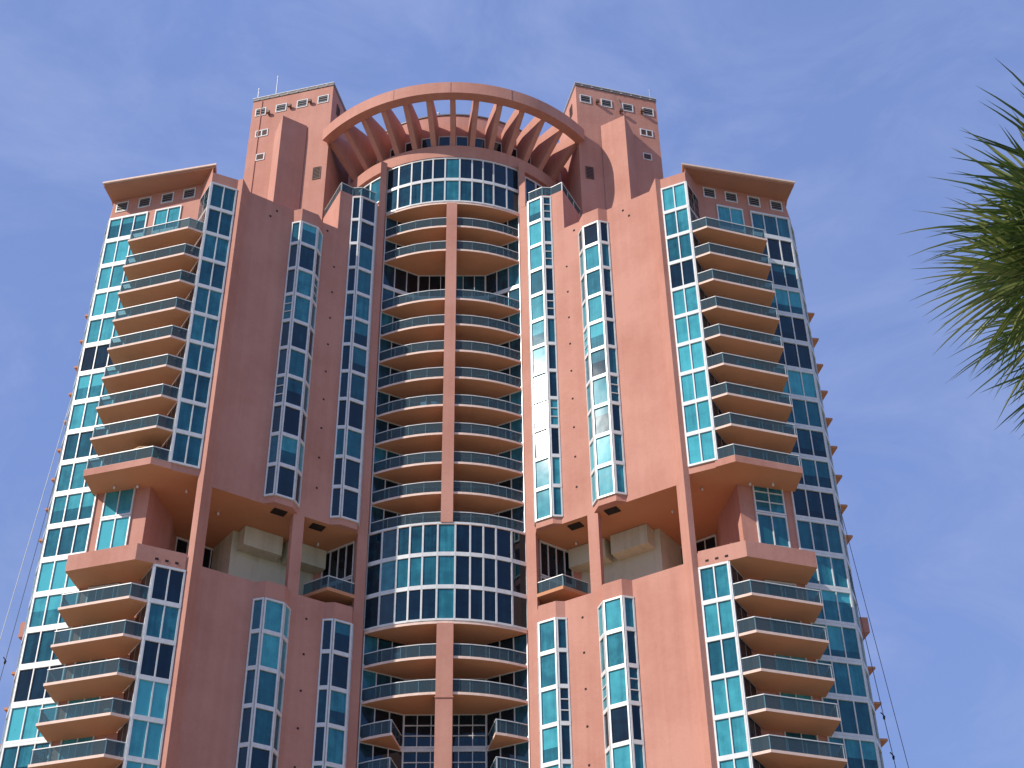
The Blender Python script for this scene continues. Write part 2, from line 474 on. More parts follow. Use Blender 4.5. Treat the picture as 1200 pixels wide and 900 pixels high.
    for k in range(5):
        p, q = lowp[k], lowp[(k + 1) % 5]
        ev.face([(p[0], p[1], 10.802), (q[0], q[1], 10.802), (cen[0], cen[1], 11.25)], 0)
    ev.build('eave', [EAVE, EDGE], T)
    # --- parapet box below the open storeys, and big slab above ---------------------
    pb = MB()
    pb.prism(mir(s, [(6.30, -3.215), FC, TIP, (9.07, -2.22), (7.6, -2.62), (7.0, -3.3)]), -3.0, -2.545, 0, 1)
    po = pb.build('parapet_box', [PINK, TAN], T)
    sgb = Seg(mir(s, [(6.30, -3.215)])[0], mir(s, [FC])[0], (s * 8, 2))
    for t in (.17, .42, .67):
        q = MB(); q.seg(sgb, t, t + .085, -2.89, -2.83, -.01, .006); q.build('scupper', DARK, po)

    # --- balconies on the wing ---------------------------------------------------------
    def balcony(poly, railpts, z0=-0.07, ref=(8, 2), name='balcony', h=.345, edge=True):
        b = MB(0)
        b.prism(mir(s, poly), z0, 0.0, 1 if z0 > -.15 else 2, 0)
        if z0 < -.15: b.prism(mir(s, [(x * .9995, y + .0) for x, y in poly]), .001, .006, 1)
        o = b.build(name, [TAN, EDGE, PINK], T)
        fr = MB(0); gl = MB(0)
        rail(fr, gl, mir(s, railpts), (s * ref[0], ref[1]), h=h)
        fr.build('railing', WHITE, o); gl.build('glass_panel', RGLASS, o)
        return o
    at = lambda n: (0, 0, (n + ZB) * S)
    o = balcony([(7.02, -3.53), FC, TIP, TIPB, (7.62, -2.67), (7.47, -2.80)], [(7.02, -3.54), FC, TIP, TIPB])
    o.location = at(8)
    for n in list(range(7, 0, -1)) + list(range(-4, -11, -1)): dup(o, at(n), T)
    o = balcony([(6.93, -3.49), FC, TIP, TIPB, (7.62, -2.60), (7.30, -2.65), (6.93, -3.35)], [(7.02, -3.54), FC, TIP, TIPB], z0=-0.20)
    o.location = at(0)
    # far side balconies seen as small triangles
    b = MB(0); b.prism(mir(s, [(9.9, 0.0), (11.15, 0.15), (10.96, 1.12), (9.9, 2.6)]), -0.06, 0.0)
    o = b.build('side_balcony', TAN, T)
    o.location = at(8)
    for n in list(range(7, -1, -1)) + list(range(-4, -9, -1)): dup(o, at(n), T)
    b = MB(); b.prism(mir(s, [(9.9, 0.0), (11.17, 0.15), (10.98, 1.15), (9.9, 2.6)]), -3.0, -2.56); b.build('side_parapet', PINK, T)

    # --- small holes in the wall between the bays
    sgw = Seg((s * 2.42, wall_pt(2.42)[1]), (s * 5.42, wall_pt(5.42)[1]), (s * 5, 5))
    q = MB(0); t = (3.5 - 2.42) / math.cos(W_ANG); q.seg(sgw, t, t + .05, 0, .05, -.02, .012)
    o = q.build('wall_vent', DARK, T); o.location = at(8.79)
    for z in [7.78 - k for k in range(8)] + [-3.22 - k for k in range(6)]: dup(o, at(z), T)
    for x, z in ((3.76, 10.12), (5.2, 10.08), (5.36, 9.77)):
        q = MB(); t = (x - 2.42) / math.cos(W_ANG); q.seg(sgw, t, t + .06, z, z + .06, -.02, .012); q.build('wall_vent', DARK, T)

    # --- roof terrace guard on top of the inner bay
    fr = MB(); gl = MB()
    l, m, r = BAYS['A']
    rail(fr, gl, mir(s, [(2.45, -.40), l, m, r, wall_pt(3.5), (4.15, 0.2)]), (s * 3.2, 2), z=12.07, h=.36, inset=.03)
    o = fr.build('terrace_guard', WHITE, T); gl.build('glass_panel', RGLASS, o)

    # --- centre balconies (half) -----------------------------------------------------------
    RA, YC = 4.24, 3.64
    arc = lambda x, rr=RA: YC - math.sqrt(rr * rr - x * x)
    xs = [0.16 + (2.14 - 0.16) * k / 8 for k in range(9)]
    front = [(x, arc(x)) for x in xs]
    poly = front + [(2.145, 0.02), (1.06, 0.62), (0.16, 0.62)]
    o = balcony(poly, [(x, arc(x)) for x in xs[::2]], ref=(1, 3), name='arc_balcony')
    o.location = at(8)
    for n in (11, 10, 7, 6, 5, 4, 3, 2, 1, 0, -4, -5): dup(o, at(n), T)
    xs2 = [1.28 + (2.14 - 1.28) * k / 3 for k in range(4)]
    poly = [(x, arc(x)) for x in xs2] + [(2.145, 0.02), (1.08, 0.62)]
    o = balcony(poly, [(1.07, 0.58)] + [(x, arc(x)) for x in xs2], ref=(1.8, 3), name='corner_balcony')
    o.location = at(-6)
    for n in (-7, -8, -9): dup(o, at(n), T)
    # recess glazing, from the piers back to the flat middle
    levels = [0, 1, 2, 3, 4, 5, 6, 7, 8, 9, 10, 11, -4, -5, -6, -7, -8, -9, -10]
    sgd = Seg((s * 2.15, 0.0), (s * 1.06, 0.6), (s * 2.2, 4)); sgm = Seg((s * 1.06, 0.6), (0.0, 0.6), (0, 5))
    tl = [R.choice((0.03, 0.05, 0.12, .35)) for _ in levels]
    for q_, sg, up_ in ((0, sgd, 1), (1, sgm, 1), (0, sgd, 0), (1, sgm, 0)):
        fr = MB(); wins = []
        for lv, t in zip(levels, tl):
            if (lv >= 0) != bool(up_): continue
            pn = MB()
            glaze(fr, pn, sg, 0, sg.len, lv, lv + .995 if lv != 11 else 12, 3, [t + .25, t, t * .6] if q_ == 0 else [t, t * .8, t + .1], fw=.03, top=.08, bot=.06, bars=2 if lv < -5 and q_ else 0)
            wins.append(pn)
        root = fr.build('recess_glazing', WHITE, T)
        for pn in wins: pn.build('window', PANE, root)

# centre core behind the recess
b = MB(); b.prism([(2.2, 0.05), (1.07, 0.65), (-1.07, 0.65), (-2.2, 0.05), (-2.2, 4), (2.2, 4)], GROUND, 14.0); b.build('centre_core', PINK, T)
# centre column, above and below the round bay
arc = lambda x, rr=4.24: 3.64 - math.sqrt(rr * rr - x * x)
b = MB(); b.prism([(-.165, -.66), (.165, -.66), (.165, .0), (-.165, .0)], -0.02, 11.92); b.build('column', PINK, T)
b = MB(); b.prism([(-.215, -.66), (.215, -.66), (.215, .0), (-.215, .0)], GROUND, -3.09)
b.prism([(-.235, -.685), (.235, -.685), (.235, .0), (-.235, .0)], -5.20, -5.16); b.build('column', PINK, T)

# round glass bays (three storeys, and two storeys at the top)
E11 = [-2.14, -1.74, -1.32, -.98, -.63, -.235, .235, .63, .98, 1.32, 1.74, 2.14]
def round_bay(z0, floors, rows, soffit):
    core = MB()
    ar = [(-2.14 + 4.28 * k / 24, arc(-2.14 + 4.28 * k / 24) + .03) for k in range(25)]
    core.prism(ar + [(2.14, .1), (-2.14, .1)], z0 + .012, z0 + floors - .012, 0)
    ar = [(x, y - .05) for x, y in ar]
    core.prism(ar + [(2.14, .6), (-2.14, .6)], z0 - .085, z0 + .01, 0, 1)
    root = core.build('round_bay', [EDGE if soffit else PINK, TAN], T)
    fr = MB()
    for f in range(floors):
        pn = MB()
        for k in range(11):
            sg = Seg((E11[k], arc(E11[k])), (E11[k + 1], arc(E11[k + 1])), (0, 4))
            glaze(fr, pn, sg, 0, sg.len, z0 + f, z0 + f + 1, 1, [rows[f][k]], fw=.022, top=.06, bot=.06, d=.035)
        pn.build('window', PANE, root)
    fr.build('frame', WHITE, root)
low = [[.25, .30, .3, .35, .3, .62, .06, .05, .04, .04, .03], [.25, .62, .5, .6, .45, .60, .10, .06, .07, .04, .04], [.2, .15, .10, .10, .12, .58, .05, .05, .04, .05, .04]]
round_bay(-3, 3, low[::-1], True)
round_bay(12, 2, [[.34, .30, .36, .34, .33, .62, .35, .2, .3, .12, .2], [.2, .25, .22, .12, .1, .55, .10, .06, .05, .05, .12]], True)
# edge band where the balcony sits on top of the round bay
b = MB(); ar = [(-2.14 + 4.28 * k / 24, arc(-2.14 + 4.28 * k / 24) - .04) for k in range(25)]
b.prism(ar + [(2.14, .6), (-2.14, .6)], -0.0749, -0.076 + .01); b.build('bay_band', EDGE, T)

# drum, crown wall and pergola
def ring_poly(r0, r1, a0, a1, n):
    o = [(r1 * math.sin(a0 + (a1 - a0) * k / n), 3.64 - r1 * math.cos(a0 + (a1 - a0) * k / n)) for k in range(n + 1)]
    i = [(r0 * math.sin(a0 + (a1 - a0) * k / n), 3.64 - r0 * math.cos(a0 + (a1 - a0) * k / n)) for k in range(n + 1)]
    return o + i[::-1]
rad = math.radians
b = MB(); b.prism(ring_poly(3.3, 4.30, rad(-80), rad(80), 64), 14.0, 14.52); b.build('crown_ledge', PINK, T)
for s in (1, -1):
    b = MB(); b.prism(ring_poly(3.6, 4.18, rad(s * 31), rad(s * 80), 20), 12.0, 14.0); o = b.build('drum_wall', PINK, T)
    fr = MB(); pn = MB()
    for k in range(5):
        a0, a1 = rad(s * (34 + 6.2 * k)), rad(s * (34 + 6.2 * (k + 1)))
        sg = Seg((4.185 * math.sin(a0), 3.64 - 4.185 * math.cos(a0)), (4.185 * math.sin(a1), 3.64 - 4.185 * math.cos(a1)), (0, 3.64))
        for z0, z1 in ((12.75, 13.9),):
            glaze(fr, pn, sg, 0, sg.len, z0, z1, 1, [(.6, .3, .05, .05, .1)[k] if s < 0 else .08], fw=.03)
    w = fr.build('drum_window', WHITE, o); pn.build('pane', PANE, o)
cw = MB(); cw.prism(ring_poly(0.4, 3.90, rad(-78), rad(78), 64), 14.5, 16.37)
cw.prism(ring_poly(3.55, 3.935, rad(-78), rad(78), 64), 16.375, 16.43, 1)
cwo = cw.build('crown_wall', [PINK, GREY], T)
for k in range(-6, 6):
    a0, a1 = rad(8.5 * k + 1.3), rad(8.5 * (k + 1) - 1.3)
    fr = MB(); pn = MB()
    sg = Seg((3.915 * math.sin(a0), 3.64 - 3.915 * math.cos(a0)), (3.915 * math.sin(a1), 3.64 - 3.915 * math.cos(a1)), (0, 3.64))
    glaze(fr, pn, sg, 0, sg.len, 14.54, 15.36, 1, [R.uniform(.02, .2)], fw=.03, d=.02)
    w = fr.build('clerestory_window', WHITE, cwo); pn.build('pane', PANE, cwo)
pg = MB(); pg.prism(ring_poly(5.33, 5.65, rad(-51.2), rad(51.2), 72), 15.57, 16.07); pgo = pg.build('pergola_ring', PINK, T)
for k in range(-6, 7):
    a = rad(8.5 * k)
    rb = MB(); hw = .085
    prof = [(5.335, 16.03), (5.335, 15.60), (4.25, 14.521), (3.89, 14.521), (3.89, 15.85), (4.25, 16.0)]
    er = Vector((math.sin(a), -math.cos(a))); et = Vector((math.cos(a), math.sin(a)))
    pts = []
    for sg_ in (-1, 1):
        for r_, z_ in prof:
            p = Vector((0, 3.64)) + er * r_ + et * hw * sg_
            pts.append((p.x, p.y, z_))
    n = len(prof)
    i = len(rb.v)
    rb.v += [(x * S, y * S, (z + ZB) * S) for x, y, z in pts]
    rb.f.append(tuple(range(n - 1, -1, -1))); rb.f.append(tuple(range(n, 2 * n)))
    for q in range(n): rb.f.append((q, (q + 1) % n, n + (q + 1) % n, n + q))
    rb.m = [0] * len(rb.f); rb.t = [0] * len(rb.f)
    rb.build('rib', PINK, pgo)
for a in (-20, -.6, 20):
    q = MB(); sg = Seg((5.645 * math.sin(rad(a)), 3.64 - 5.645 * math.cos(rad(a))), (5.645 * math.sin(rad(a + .12)), 3.64 - 5.645 * math.cos(rad(a + .12))), (0, 3.64))
    q.seg(sg, 0, sg.len, 15.6, 16.05, -.01, .012); q.build('joint', LOUVRE, pgo)
# roof behind the crown, camera dome on it
q = MB(); q.tube((-.52, -.1, 16.4), (-.52, -.1, 16.6), .02); q.ball((-.52, -.1, 16.66), .05, .05); q.build('roof_camera', WHITE, cwo)

# --- stair towers
for s in (1, -1):
    b = MB(); tw = mir(s, [(4.2, .2), (7.06, .965), (6.4, 3.2), (3.7, 2.2)])
    b.prism(tw, 10.42, 18.40)
    tr = MB()
    b.prism(mir(s, [(5.00, .38), (5.77, -.10), (6.13, .70), (5.6, .75)]), 10.42, 16.56)
    to = b.build('stair_tower', [PINK], T)
    tr.prism(mir(s, [(4.19, .17), (7.08, .945), (6.41, 3.22), (3.68, 2.21)]), 18.402, 18.52, 0)
    tr.prism(mir(s, [(4.185, .155), (7.09, .93), (6.42, 3.23), (3.67, 2.22)]), 18.522, 18.55, 1)
    sg = Seg((s * 4.2, .2), (s * 7.06, .965), (s * 5, 4))
    tr.build('roof_trim', [GREY, WHITE], to)
    for k in range(8):
        q = MB(); q.seg(sg, .2 + k * .36, .27 + k * .36, 18.43, 18.455, .02, .045); q.build('trim_clip', WHITE, to)
    c15 = math.cos(rad(15))
    for x0 in (4.33, 5.07, 5.82, 6.55):
        t0 = (x0 - 4.2) / c15
        louvre(sg, t0, t0 + .40, 17.60, 17.98, to, slats=3)
    t0 = (6.39 - 4.2) / c15
    louvre(sg, t0, t0 + .46, 16.53, 16.86, to, two=True, mat=LOUVRE, slats=5)
    louvre(sg, t0 + .02, t0 + .34, 15.36, 15.68, to, mat=LOUVRE, slats=5)
    louvre(sg, .19, .47, 13.92, 14.48, to, frame=False, mat=LOUVRE, slats=8, f=.02)
    ss = Seg((s * 4.2, .2), (s * 3.7, 2.2), (s * 6, 1.5))
    louvre(ss, .45, .75, 17.45, 17.95, to, frame=False, mat=LOUVRE, slats=5, f=.02)
    # floodlights on brackets between the vents
    for x0, z0 in (((4.95, 17.75), (5.66, 17.72), (6.42, 17.62)) if s < 0 else ((4.9, 17.72), (5.72, 17.5), (6.48, 17.7))):
        q = MB(); t0 = (x0 - 4.2) / c15
        q.seg(sg, t0, t0 + .03, z0 - .02, z0 + .02, -.01, .09)
        q.seg(sg, t0 - .05, t0 + .08, z0 - .06, z0 + .04, .06, .14)
        q.seg(sg, t0 - .03, t0 + .02, z0 - .10, z0 + .02, .01, .06)
        q.build('floodlight', LOUVRE, to)
    ants = ((6.28, .80, 1.0), (6.93, .96, .52)) if s < 0 else ((6.88, .95, .46),)
    for x0, y0, h in ants:
        q = MB(); q.tube((s * x0, y0 + .03, 18.5), (s * x0, y0 + .03, 18.5 + h), .022, 6)
        q.tube((s * x0, y0 + .03, 18.5 + h), (s * x0, y0 + .03, 18.6 + h), .03, 6)
        q.build('antenna', STEEL, to)
    # downpipe on the tower face
    q = MB(); t0 = (6.72 - 4.2) / c15 if s < 0 else (5.62 - 4.2) / c15
    if s < 0: q.seg(sg, t0, t0 + .035, 11.0, 18.35, .0, .03)
    else: q.tube((5.55, .50, 18.3), (5.74, .56, 17.62), .012, 5)
    q.build('cable_conduit', PINK if s < 0 else GREY, to)

# ------------------------------------------------------------------ loose things on the balconies
P3 = lambda x, y, z: (x * S, y * S, (z + ZB) * S)
CUSH = simple('blue_cushion', (0.35, 0.45, 0.55), 0.8); TEAL = simple('turquoise_fabric', (0.05, 0.33, 0.36), 0.8)
YEL = simple('yellow_green_plastic', (0.55, 0.58, 0.18), 0.5); CANV = simple('tan_canvas', (0.50, 0.30, 0.15), 0.9)
LEAF = simple('leaf_green', (0.05, 0.12, 0.03), 0.6, var=.4); POT = simple('glazed_pot', (0.08, 0.36, 0.38), 0.3); WICK = simple('dark_wicker', (0.06, 0.045, 0.035), 0.8)
def mbox(mb, x0, x1, y0, y1, z0, z1): mb.prism([(x0 / S, y0 / S), (x1 / S, y0 / S), (x1 / S, y1 / S), (x0 / S, y1 / S)], z0 / S, z1 / S)
def chair(loc, mat, label, rot=0.0, group='chairs on the balconies'):
    t = thing('balcony_chair', label, 'chair', loc, group); t.rotation_euler.z = rot
    q = MB(0); mbox(q, -.27, .27, -.27, .27, .40, .47); q.build('seat', mat, t)
    q = MB(0); mbox(q, -.27, .27, .22, .29, .475, .98); q.build('backrest', mat, t)
    for a in (-1, 1):
        q = MB(0); mbox(q, a * .29 - .03, a * .29 + .03, -.26, .26, .62, .66); q.build('armrest', mat, t)
        for c in (-1, 1):
            q = MB(0); q.tube((a * .24 / S, c * .24 / S, 0), (a * .24 / S, c * .24 / S, .40 / S), .02 / S, 6); q.build('leg', STEEL, t)
    return t
def table(loc, label):
    t = thing('round_table', label, 'table', loc, 'tables on the balconies')
    q = MB(0); q.tube((0, 0, .70 / S), (0, 0, .74 / S), .45 / S, 18); q.build('table_top', WHITE, t)
    q = MB(0); q.tube((0, 0, .03 / S), (0, 0, .70 / S), .04 / S, 8); q.build('stem', STEEL, t)
    q = MB(0); q.tube((0, 0, 0), (0, 0, .03 / S), .25 / S, 14); q.build('base', STEEL, t)
def plant(loc, label, h=1.2, seed=1):
    t = thing('potted_plant', label, 'potted plant', loc, 'potted plants on the balconies'); rr = random.Random(seed)
    q = MB(0); q.ball((0, 0, .28 / S), .30 / S, .28 / S, n=14, rings=8); q.tube((0, 0, .48 / S), (0, 0, .56 / S), .22 / S, 14); q.build('pot', POT, t, smooth=False)
    q = MB(0)
    for k in range(90):
        a = rr.uniform(0, 6.283); r = rr.uniform(.05, .42) / S; z = rr.uniform(.55, h) / S; L_ = rr.uniform(.12, .3) / S
        c = Vector((r * math.cos(a), r * math.sin(a), z)); d = Vector((math.cos(a), math.sin(a), rr.uniform(-.3, .9))).normalized() * L_
        w = d.cross(Vector((0, 0, 1))).normalized() * L_ * .22
        q.face([tuple(c), tuple(c + d * .5 + w), tuple(c + d), tuple(c + d * .5 - w)])
    q.build('foliage', LEAF, t)
    q = MB(0)
    for k in range(5): q.tube((0, 0, .5 / S), (rr.uniform(-.2, .2) / S, rr.uniform(-.2, .2) / S, h * .8 / S), .015 / S, 5)
    q.build('stem', LEAF, t)
def lounger(loc, label, rot):
    t = thing('sun_lounger', label, 'sun lounger', loc); t.rotation_euler.z = rot
    q = MB(0); mbox(q, -.35, .35, -.95, .35, .30, .42); q.build('cushion', CUSH, t)
    q = MB(0); q.hexa([(-.35 / S, .352 / S, .30 / S), (.35 / S, .352 / S, .30 / S), (.35 / S, .95 / S, .72 / S), (-.35 / S, .95 / S, .72 / S), (-.35 / S, .30 / S, .42 / S), (.35 / S, .30 / S, .42 / S), (.35 / S, .90 / S, .84 / S), (-.35 / S, .90 / S, .84 / S)]); q.build('backrest', CUSH, t)
    for a in (-1, 1):
        for c in (-.85, .25):
            q = MB(0); q.tube((a * .3 / S, c / S, 0), (a * .3 / S, c / S, .30 / S), .025 / S, 6); q.build('leg', WHITE, t)
def parasol(loc, label):
    t = thing('parasol', label, 'parasol', loc)
    q = MB(0); q.tube((0, 0, 0), (0, 0, 2.35 / S), .025 / S, 8); q.build('pole', STEEL, t)
    q = MB(0); n = 10
    for k in range(n):
        a, c = 6.2832 * k / n, 6.2832 * (k + 1) / n
        p = lambda r, z, w: (r * math.cos(w) / S, r * math.sin(w) / S, z / S)
        q.face([p(0.02, 2.4, a), p(.6, 2.22, a), p(.6, 2.22, c)]); q.face([p(.6, 2.22, a), p(1.1, 1.9, a), p(1.1, 1.9, c), p(.6, 2.22, c)])
        q.face([p(1.1, 1.9, a), p(1.1, 1.78, a), p(1.1, 1.78, c), p(1.1, 1.9, c)])
    q.build('canopy', CANV, t)
    q = MB(0); q.tube((0, 0, 0), (0, 0, .12 / S), .28 / S, 14); q.build('base', CONC, t)

parasol(P3(-7.75, -3.05, 0), 'tan parasol at the top of the big corner slab, left wing')
plant(P3(-7.30, -3.42, 0), 'leafy plant in a turquoise pot beside the parasol, left wing', 1.25, 3)
plant(P3(-8.96, -2.95, -8), 'spiky plant in a turquoise pot at the outer end of the lowest left balcony', 1.5, 4)
chair(P3(-8.45, -2.75, -5), YEL, 'yellow green chair on the second balcony under the left parapet box, outer of two', 0.3)
chair(P3(-8.05, -2.85, -5), YEL, 'yellow green chair on the second balcony under the left parapet box, inner of two', 0.3)
chair(P3(-7.35, -3.38, -6), TEAL, 'turquoise chair at the inner corner of the third balcony under the left parapet box', 1.2)
chair(P3(-8.0, -3.05, -7), TEAL, 'turquoise chair on the fourth balcony under the left parapet box', 0.2)
table(P3(-7.55, -3.3, -7), 'round white table on the fourth balcony under the left parapet box')
table(P3(-8.1, -3.05, 0), 'round white table near the parasol on the big left slab')
plant(P3(-7.35, -3.40, 6), 'bushy potted plant at the inner corner of the third balcony from the left roof', 1.0, 6)
chair(P3(-0.72, -0.2, 4), CUSH, 'pale blue chair on the centre left curved balcony, outer of a pair', 2.9)
chair(P3(-0.45, -0.22, 4), CUSH, 'pale blue chair on the centre left curved balcony, inner of a pair', 3.3)
lounger(P3(-0.8, -0.2, 8), 'pale blue sun lounger on the curved balcony under the tall dark recess', 1.75)
chair(P3(-1.2, -0.1, -4), WHITE, 'white chair on the curved balcony just below the round glass bay', 2.8)
plant(P3(8.2, -3.1, 4), 'small potted plant on the fifth balcony from the top, right wing', .9, 9)

ORD = ['first', 'second', 'third', 'fourth', 'fifth', 'sixth', 'seventh', 'eighth']
def on_wing(side, k, x, y, what, mat, rot):
    w_ = 'left' if side < 0 else 'right'
    z = 9 - k
    p = P3(side * x, y, z)
    if what == 'table': table(p, 'small white table on the %s balcony from the top, %s wing' % (ORD[k - 1], w_))
    elif what == 'plant': plant(p, 'potted plant on the %s balcony from the top, %s wing' % (ORD[k - 1], w_), 1.1, k + 20)
    else: chair(p, mat, '%s chair on the %s balcony from the top, %s wing' % (what, ORD[k - 1], w_), rot)
on_wing(-1, 1, 7.75, -3.2, 'turquoise', TEAL, .4)
on_wing(-1, 2, 8.5, -2.9, 'dark wicker', WICK, .2)
on_wing(-1, 4, 8.3, -3.0, 'white', WHITE, -.3)
on_wing(-1, 5, 7.8, -3.2, 'dark wicker', WICK, .5)
on_wing(-1, 6, 8.6, -2.85, 'plant', None, 0)
on_wing(-1, 7, 7.7, -3.3, 'pale blue', CUSH, .3)
on_wing(-1, 8, 8.2, -3.0, 'table', None, 0)
on_wing(1, 1, 8.6, -2.9, 'white', WHITE, .2)
on_wing(1, 2, 7.7, -3.3, 'dark wicker', WICK, -.4)
on_wing(1, 3, 8.3, -3.0, 'plant', None, 0)
on_wing(1, 4, 7.9, -3.1, 'turquoise', TEAL, .1)
on_wing(1, 6, 8.5, -2.9, 'table', None, 0)
on_wing(1, 7, 7.8, -3.2, 'white', WHITE, .5)
on_wing(1, 8, 8.4, -2.95, 'dark wicker', WICK, 0)
# ------------------------------------------------------------------ hanging ropes of the window cleaners
def rope(a, b, r, label, mat, knots=()):
    A = Vector(a); B = Vector(b); d = (B - A)
    top = A - d * ((10.78 - A.z) / (A.z - B.z)) if False else A + d * ((10.78 - A.z) / d.z)
    bot = A + d * ((GROUND + .02 - A.z) / d.z)
    q = MB(); q.tube(tuple(top), tuple(bot), r, 6); o = q.build('rope', mat)
    tag(o, label, 'rope', 'ropes hanging beside the tower')
    for k in knots:
        kp = A + d * ((k - A.z) / d.z)
        w = MB(); w.ball(tuple(kp), .03, .06, n=8, rings=5); w.tube((kp.x + .03, kp.y, kp.z + .02), (kp.x - .06, kp.y, kp.z + .14), .015, 5); w.build('clamp', DARK, o)
ROPE_P = simple('pale_rope', (.62, .62, .62), .8); ROPE_D = simple('dark_rope', (.10, .10, .13), .8)
rope((-10.68, -1.5, .89), (-11.02, -1.5, -3.73), .011, 'pale rope slanting down left of the tower, outermost', ROPE_P)
rope((-10.55, -1.5, -.41), (-10.80, -1.5, -4.58), .009, 'dark rope with a small clamp left of the tower', ROPE_D, (-4.58,))
rope((10.46, -1.5, -2.26), (10.75, -1.5, -7.24), .009, 'dark rope with two small clamps right of the tower', ROPE_D, (-6.21, -7.24))
rope((10.65, -1.5, -2.31), (11.07, -1.5, -7.5), .008, 'plain dark rope right of the tower, outermost', ROPE_D)

# ------------------------------------------------------------------ palm
def cam_axes():
    cp, sp = math.cos(PITCH), math.sin(PITCH); cy, sy = math.cos(YAW), math.sin(YAW); cr, sr = math.cos(ROLL), math.sin(ROLL)
    Fw = Vector((sy * cp, cy * cp, sp)); Rt = Vector((cy, -sy, 0)); Up = Vector((-sy * sp, -cy * sp, cp))
    return Fw, Rt * cr - Up * sr, Rt * sr + Up * cr
FW, RT, UPV = cam_axes()
CAM = Vector((CX * S, -D * S, 1.6))
def palm():
    m, nt, out = new_mat('palm_leaf'); L = nt.links.new
    geo = N(nt, 'ShaderNodeNewGeometry')
    n = N(nt, 'ShaderNodeTexNoise', Scale=3.0, Detail=4.0); L(geo.outputs['Position'], n.inputs['Vector'])
    at = N(nt, 'ShaderNodeObjectInfo')
    ad = N(nt, 'ShaderNodeMath', operation='MULTIPLY_ADD'); ad.inputs[1].default_value = .5; L(at.outputs['Random'], ad.inputs[0]); L(n.outputs[0], ad.inputs[2])
    col = ramp(nt, ad.outputs[0], [(.30, (.020, .040, .010)), (.66, (.085, .140, .030)), (.92, (.26, .29, .085))])
    bs = N(nt, 'ShaderNodeBsdfPrincipled', Roughness=.38); L(col, bs.inputs['Base Color'])
    tl = N(nt, 'ShaderNodeBsdfTranslucent'); L(col, tl.inputs[0])
    mx = N(nt, 'ShaderNodeMixShader'); mx.inputs[0].default_value = .22
    L(bs.outputs[0], mx.inputs[1]); L(tl.outputs[0], mx.inputs[2]); L(mx.outputs[0], out.inputs[0])
    bark = stucco('palm_bark', (.10, .075, .05), (.22, .17, .12), bump=.8)
    rr = random.Random(21)
    ctr = CAM + (FW + RT * ((1308 - 600) / F_PX) + UPV * ((450 - 296) / F_PX)) * 11.5
    base = Vector((ctr.x, ctr.y, 0))
    t = thing('palm_tree', 'palm with stiff drooping fan fronds reaching in from the frame edge', 'palm tree', base)
    h = ctr.z - .25
    # trunk, ringed
    q = MB(0); nseg = 60; n = 14
    for j in range(nseg + 1):
        z = h * j / nseg; r = (.17 - .04 * j / nseg) * (1 + .06 * (j % 2)) * (1.25 if j < 3 else 1)
        for k in range(n):
            a = 6.2832 * k / n; q.v.append((r * math.cos(a), r * math.sin(a), z))
    for j in range(nseg):
        for k in range(n):
            k2 = (k + 1) % n; q.f.append((j * n + k, j * n + k2, (j + 1) * n + k2, (j + 1) * n + k))
    q.m = [0] * len(q.f); q.t = q.m
    q.build('trunk', bark, t)
    # one frond mesh: petiole and costapalmate fan of narrow blades (along +x)
    def frond(seed):
        r2 = random.Random(seed); q = MB(0)
        def strip(pts, ws, up=Vector((0, 0, 1))):
            i = len(q.v)
            for k, (p, w) in enumerate(zip(pts, ws)):
                d = (pts[min(k + 1, len(pts) - 1)] - pts[max(k - 1, 0)]).normalized()
                sd = d.cross(up).normalized() * w
                nn = sd.cross(d).normalized() * w * .45
                q.v += [tuple(p - sd + nn), tuple(p), tuple(p + sd + nn)]
            for k in range(len(pts) - 1):
                for c in (0, 1):
                    a = i + k * 3 + c; q.f.append((a, a + 1, a + 4, a + 3))
        Lp = r2.uniform(.45, .6)
        strip([Vector((Lp * k / 4, 0, -.02 * k)) for k in range(5)], [.018] * 5)
        hub = Vector((Lp, 0, -.08))
        nb = 38
        for k in range(nb):
            u = k / (nb - 1) * 2 - 1
            a = u * 1.75 + r2.uniform(-.03, .03)
            Lb = (1.0 - .30 * abs(u) ** 2) * r2.uniform(.80, 1.08)
            st = hub + Vector((.16 * (1 - abs(u)), 0, -.03 * (1 - abs(u))))
            dr = Vector((math.cos(a), math.sin(a), .12 * math.cos(3 * a) + r2.uniform(-.22, .22)))
            dr.normalize()
            droop = r2.uniform(.16, .55); pts = []; ws = []
            tw = r2.uniform(-.9, .9)
            for j in range(8):
                f = j / 7
                p = st + dr * Lb * f + Vector((0, 0, -droop * Lb * f ** 2.4)) + Vector((-dr.y, dr.x, 0)) * tw * .12 * Lb * f * f
                pts.append(p); ws.append(.0215 * (.55 + .9 * f if f < .35 else .87 * (1 - ((f - .35) / .65)) ** .8 + .02))
            strip(pts, ws, Vector((.2 * tw, .3 * tw, 1)))
        q.m = [0] * len(q.f); q.t = q.m
        o = MB.build(q, 'frond', m, t)
        return o
    protos = [frond(k) for k in range(5)]
    nf = 58; used = 0
    for k in range(nf):
        az = k * 2.39996 + rr.uniform(-.2, .2)
        el = 1.25 - 2.15 * (k / (nf - 1)) + rr.uniform(-.1, .1)
        if k < 5: o = protos[k]
        else:
            o = protos[k % 5].copy(); COL.objects.link(o); o.parent = t
        o.rotation_mode = 'XYZ'
        o.rotation_euler = Matrix.Rotation(az, 3, 'Z').to_4x4().to_euler() if False else (Matrix.Rotation(az, 4, 'Z') @ Matrix.Rotation(-el, 4, 'Y') @ Matrix.Rotation(rr.uniform(-.5, .5), 4, 'X')).to_euler()
        sc = rr.uniform(.74, .98); o.scale = (sc, sc, sc)
        o.location = (0, 0, h + .2 - .35 * (k / nf))
palm()

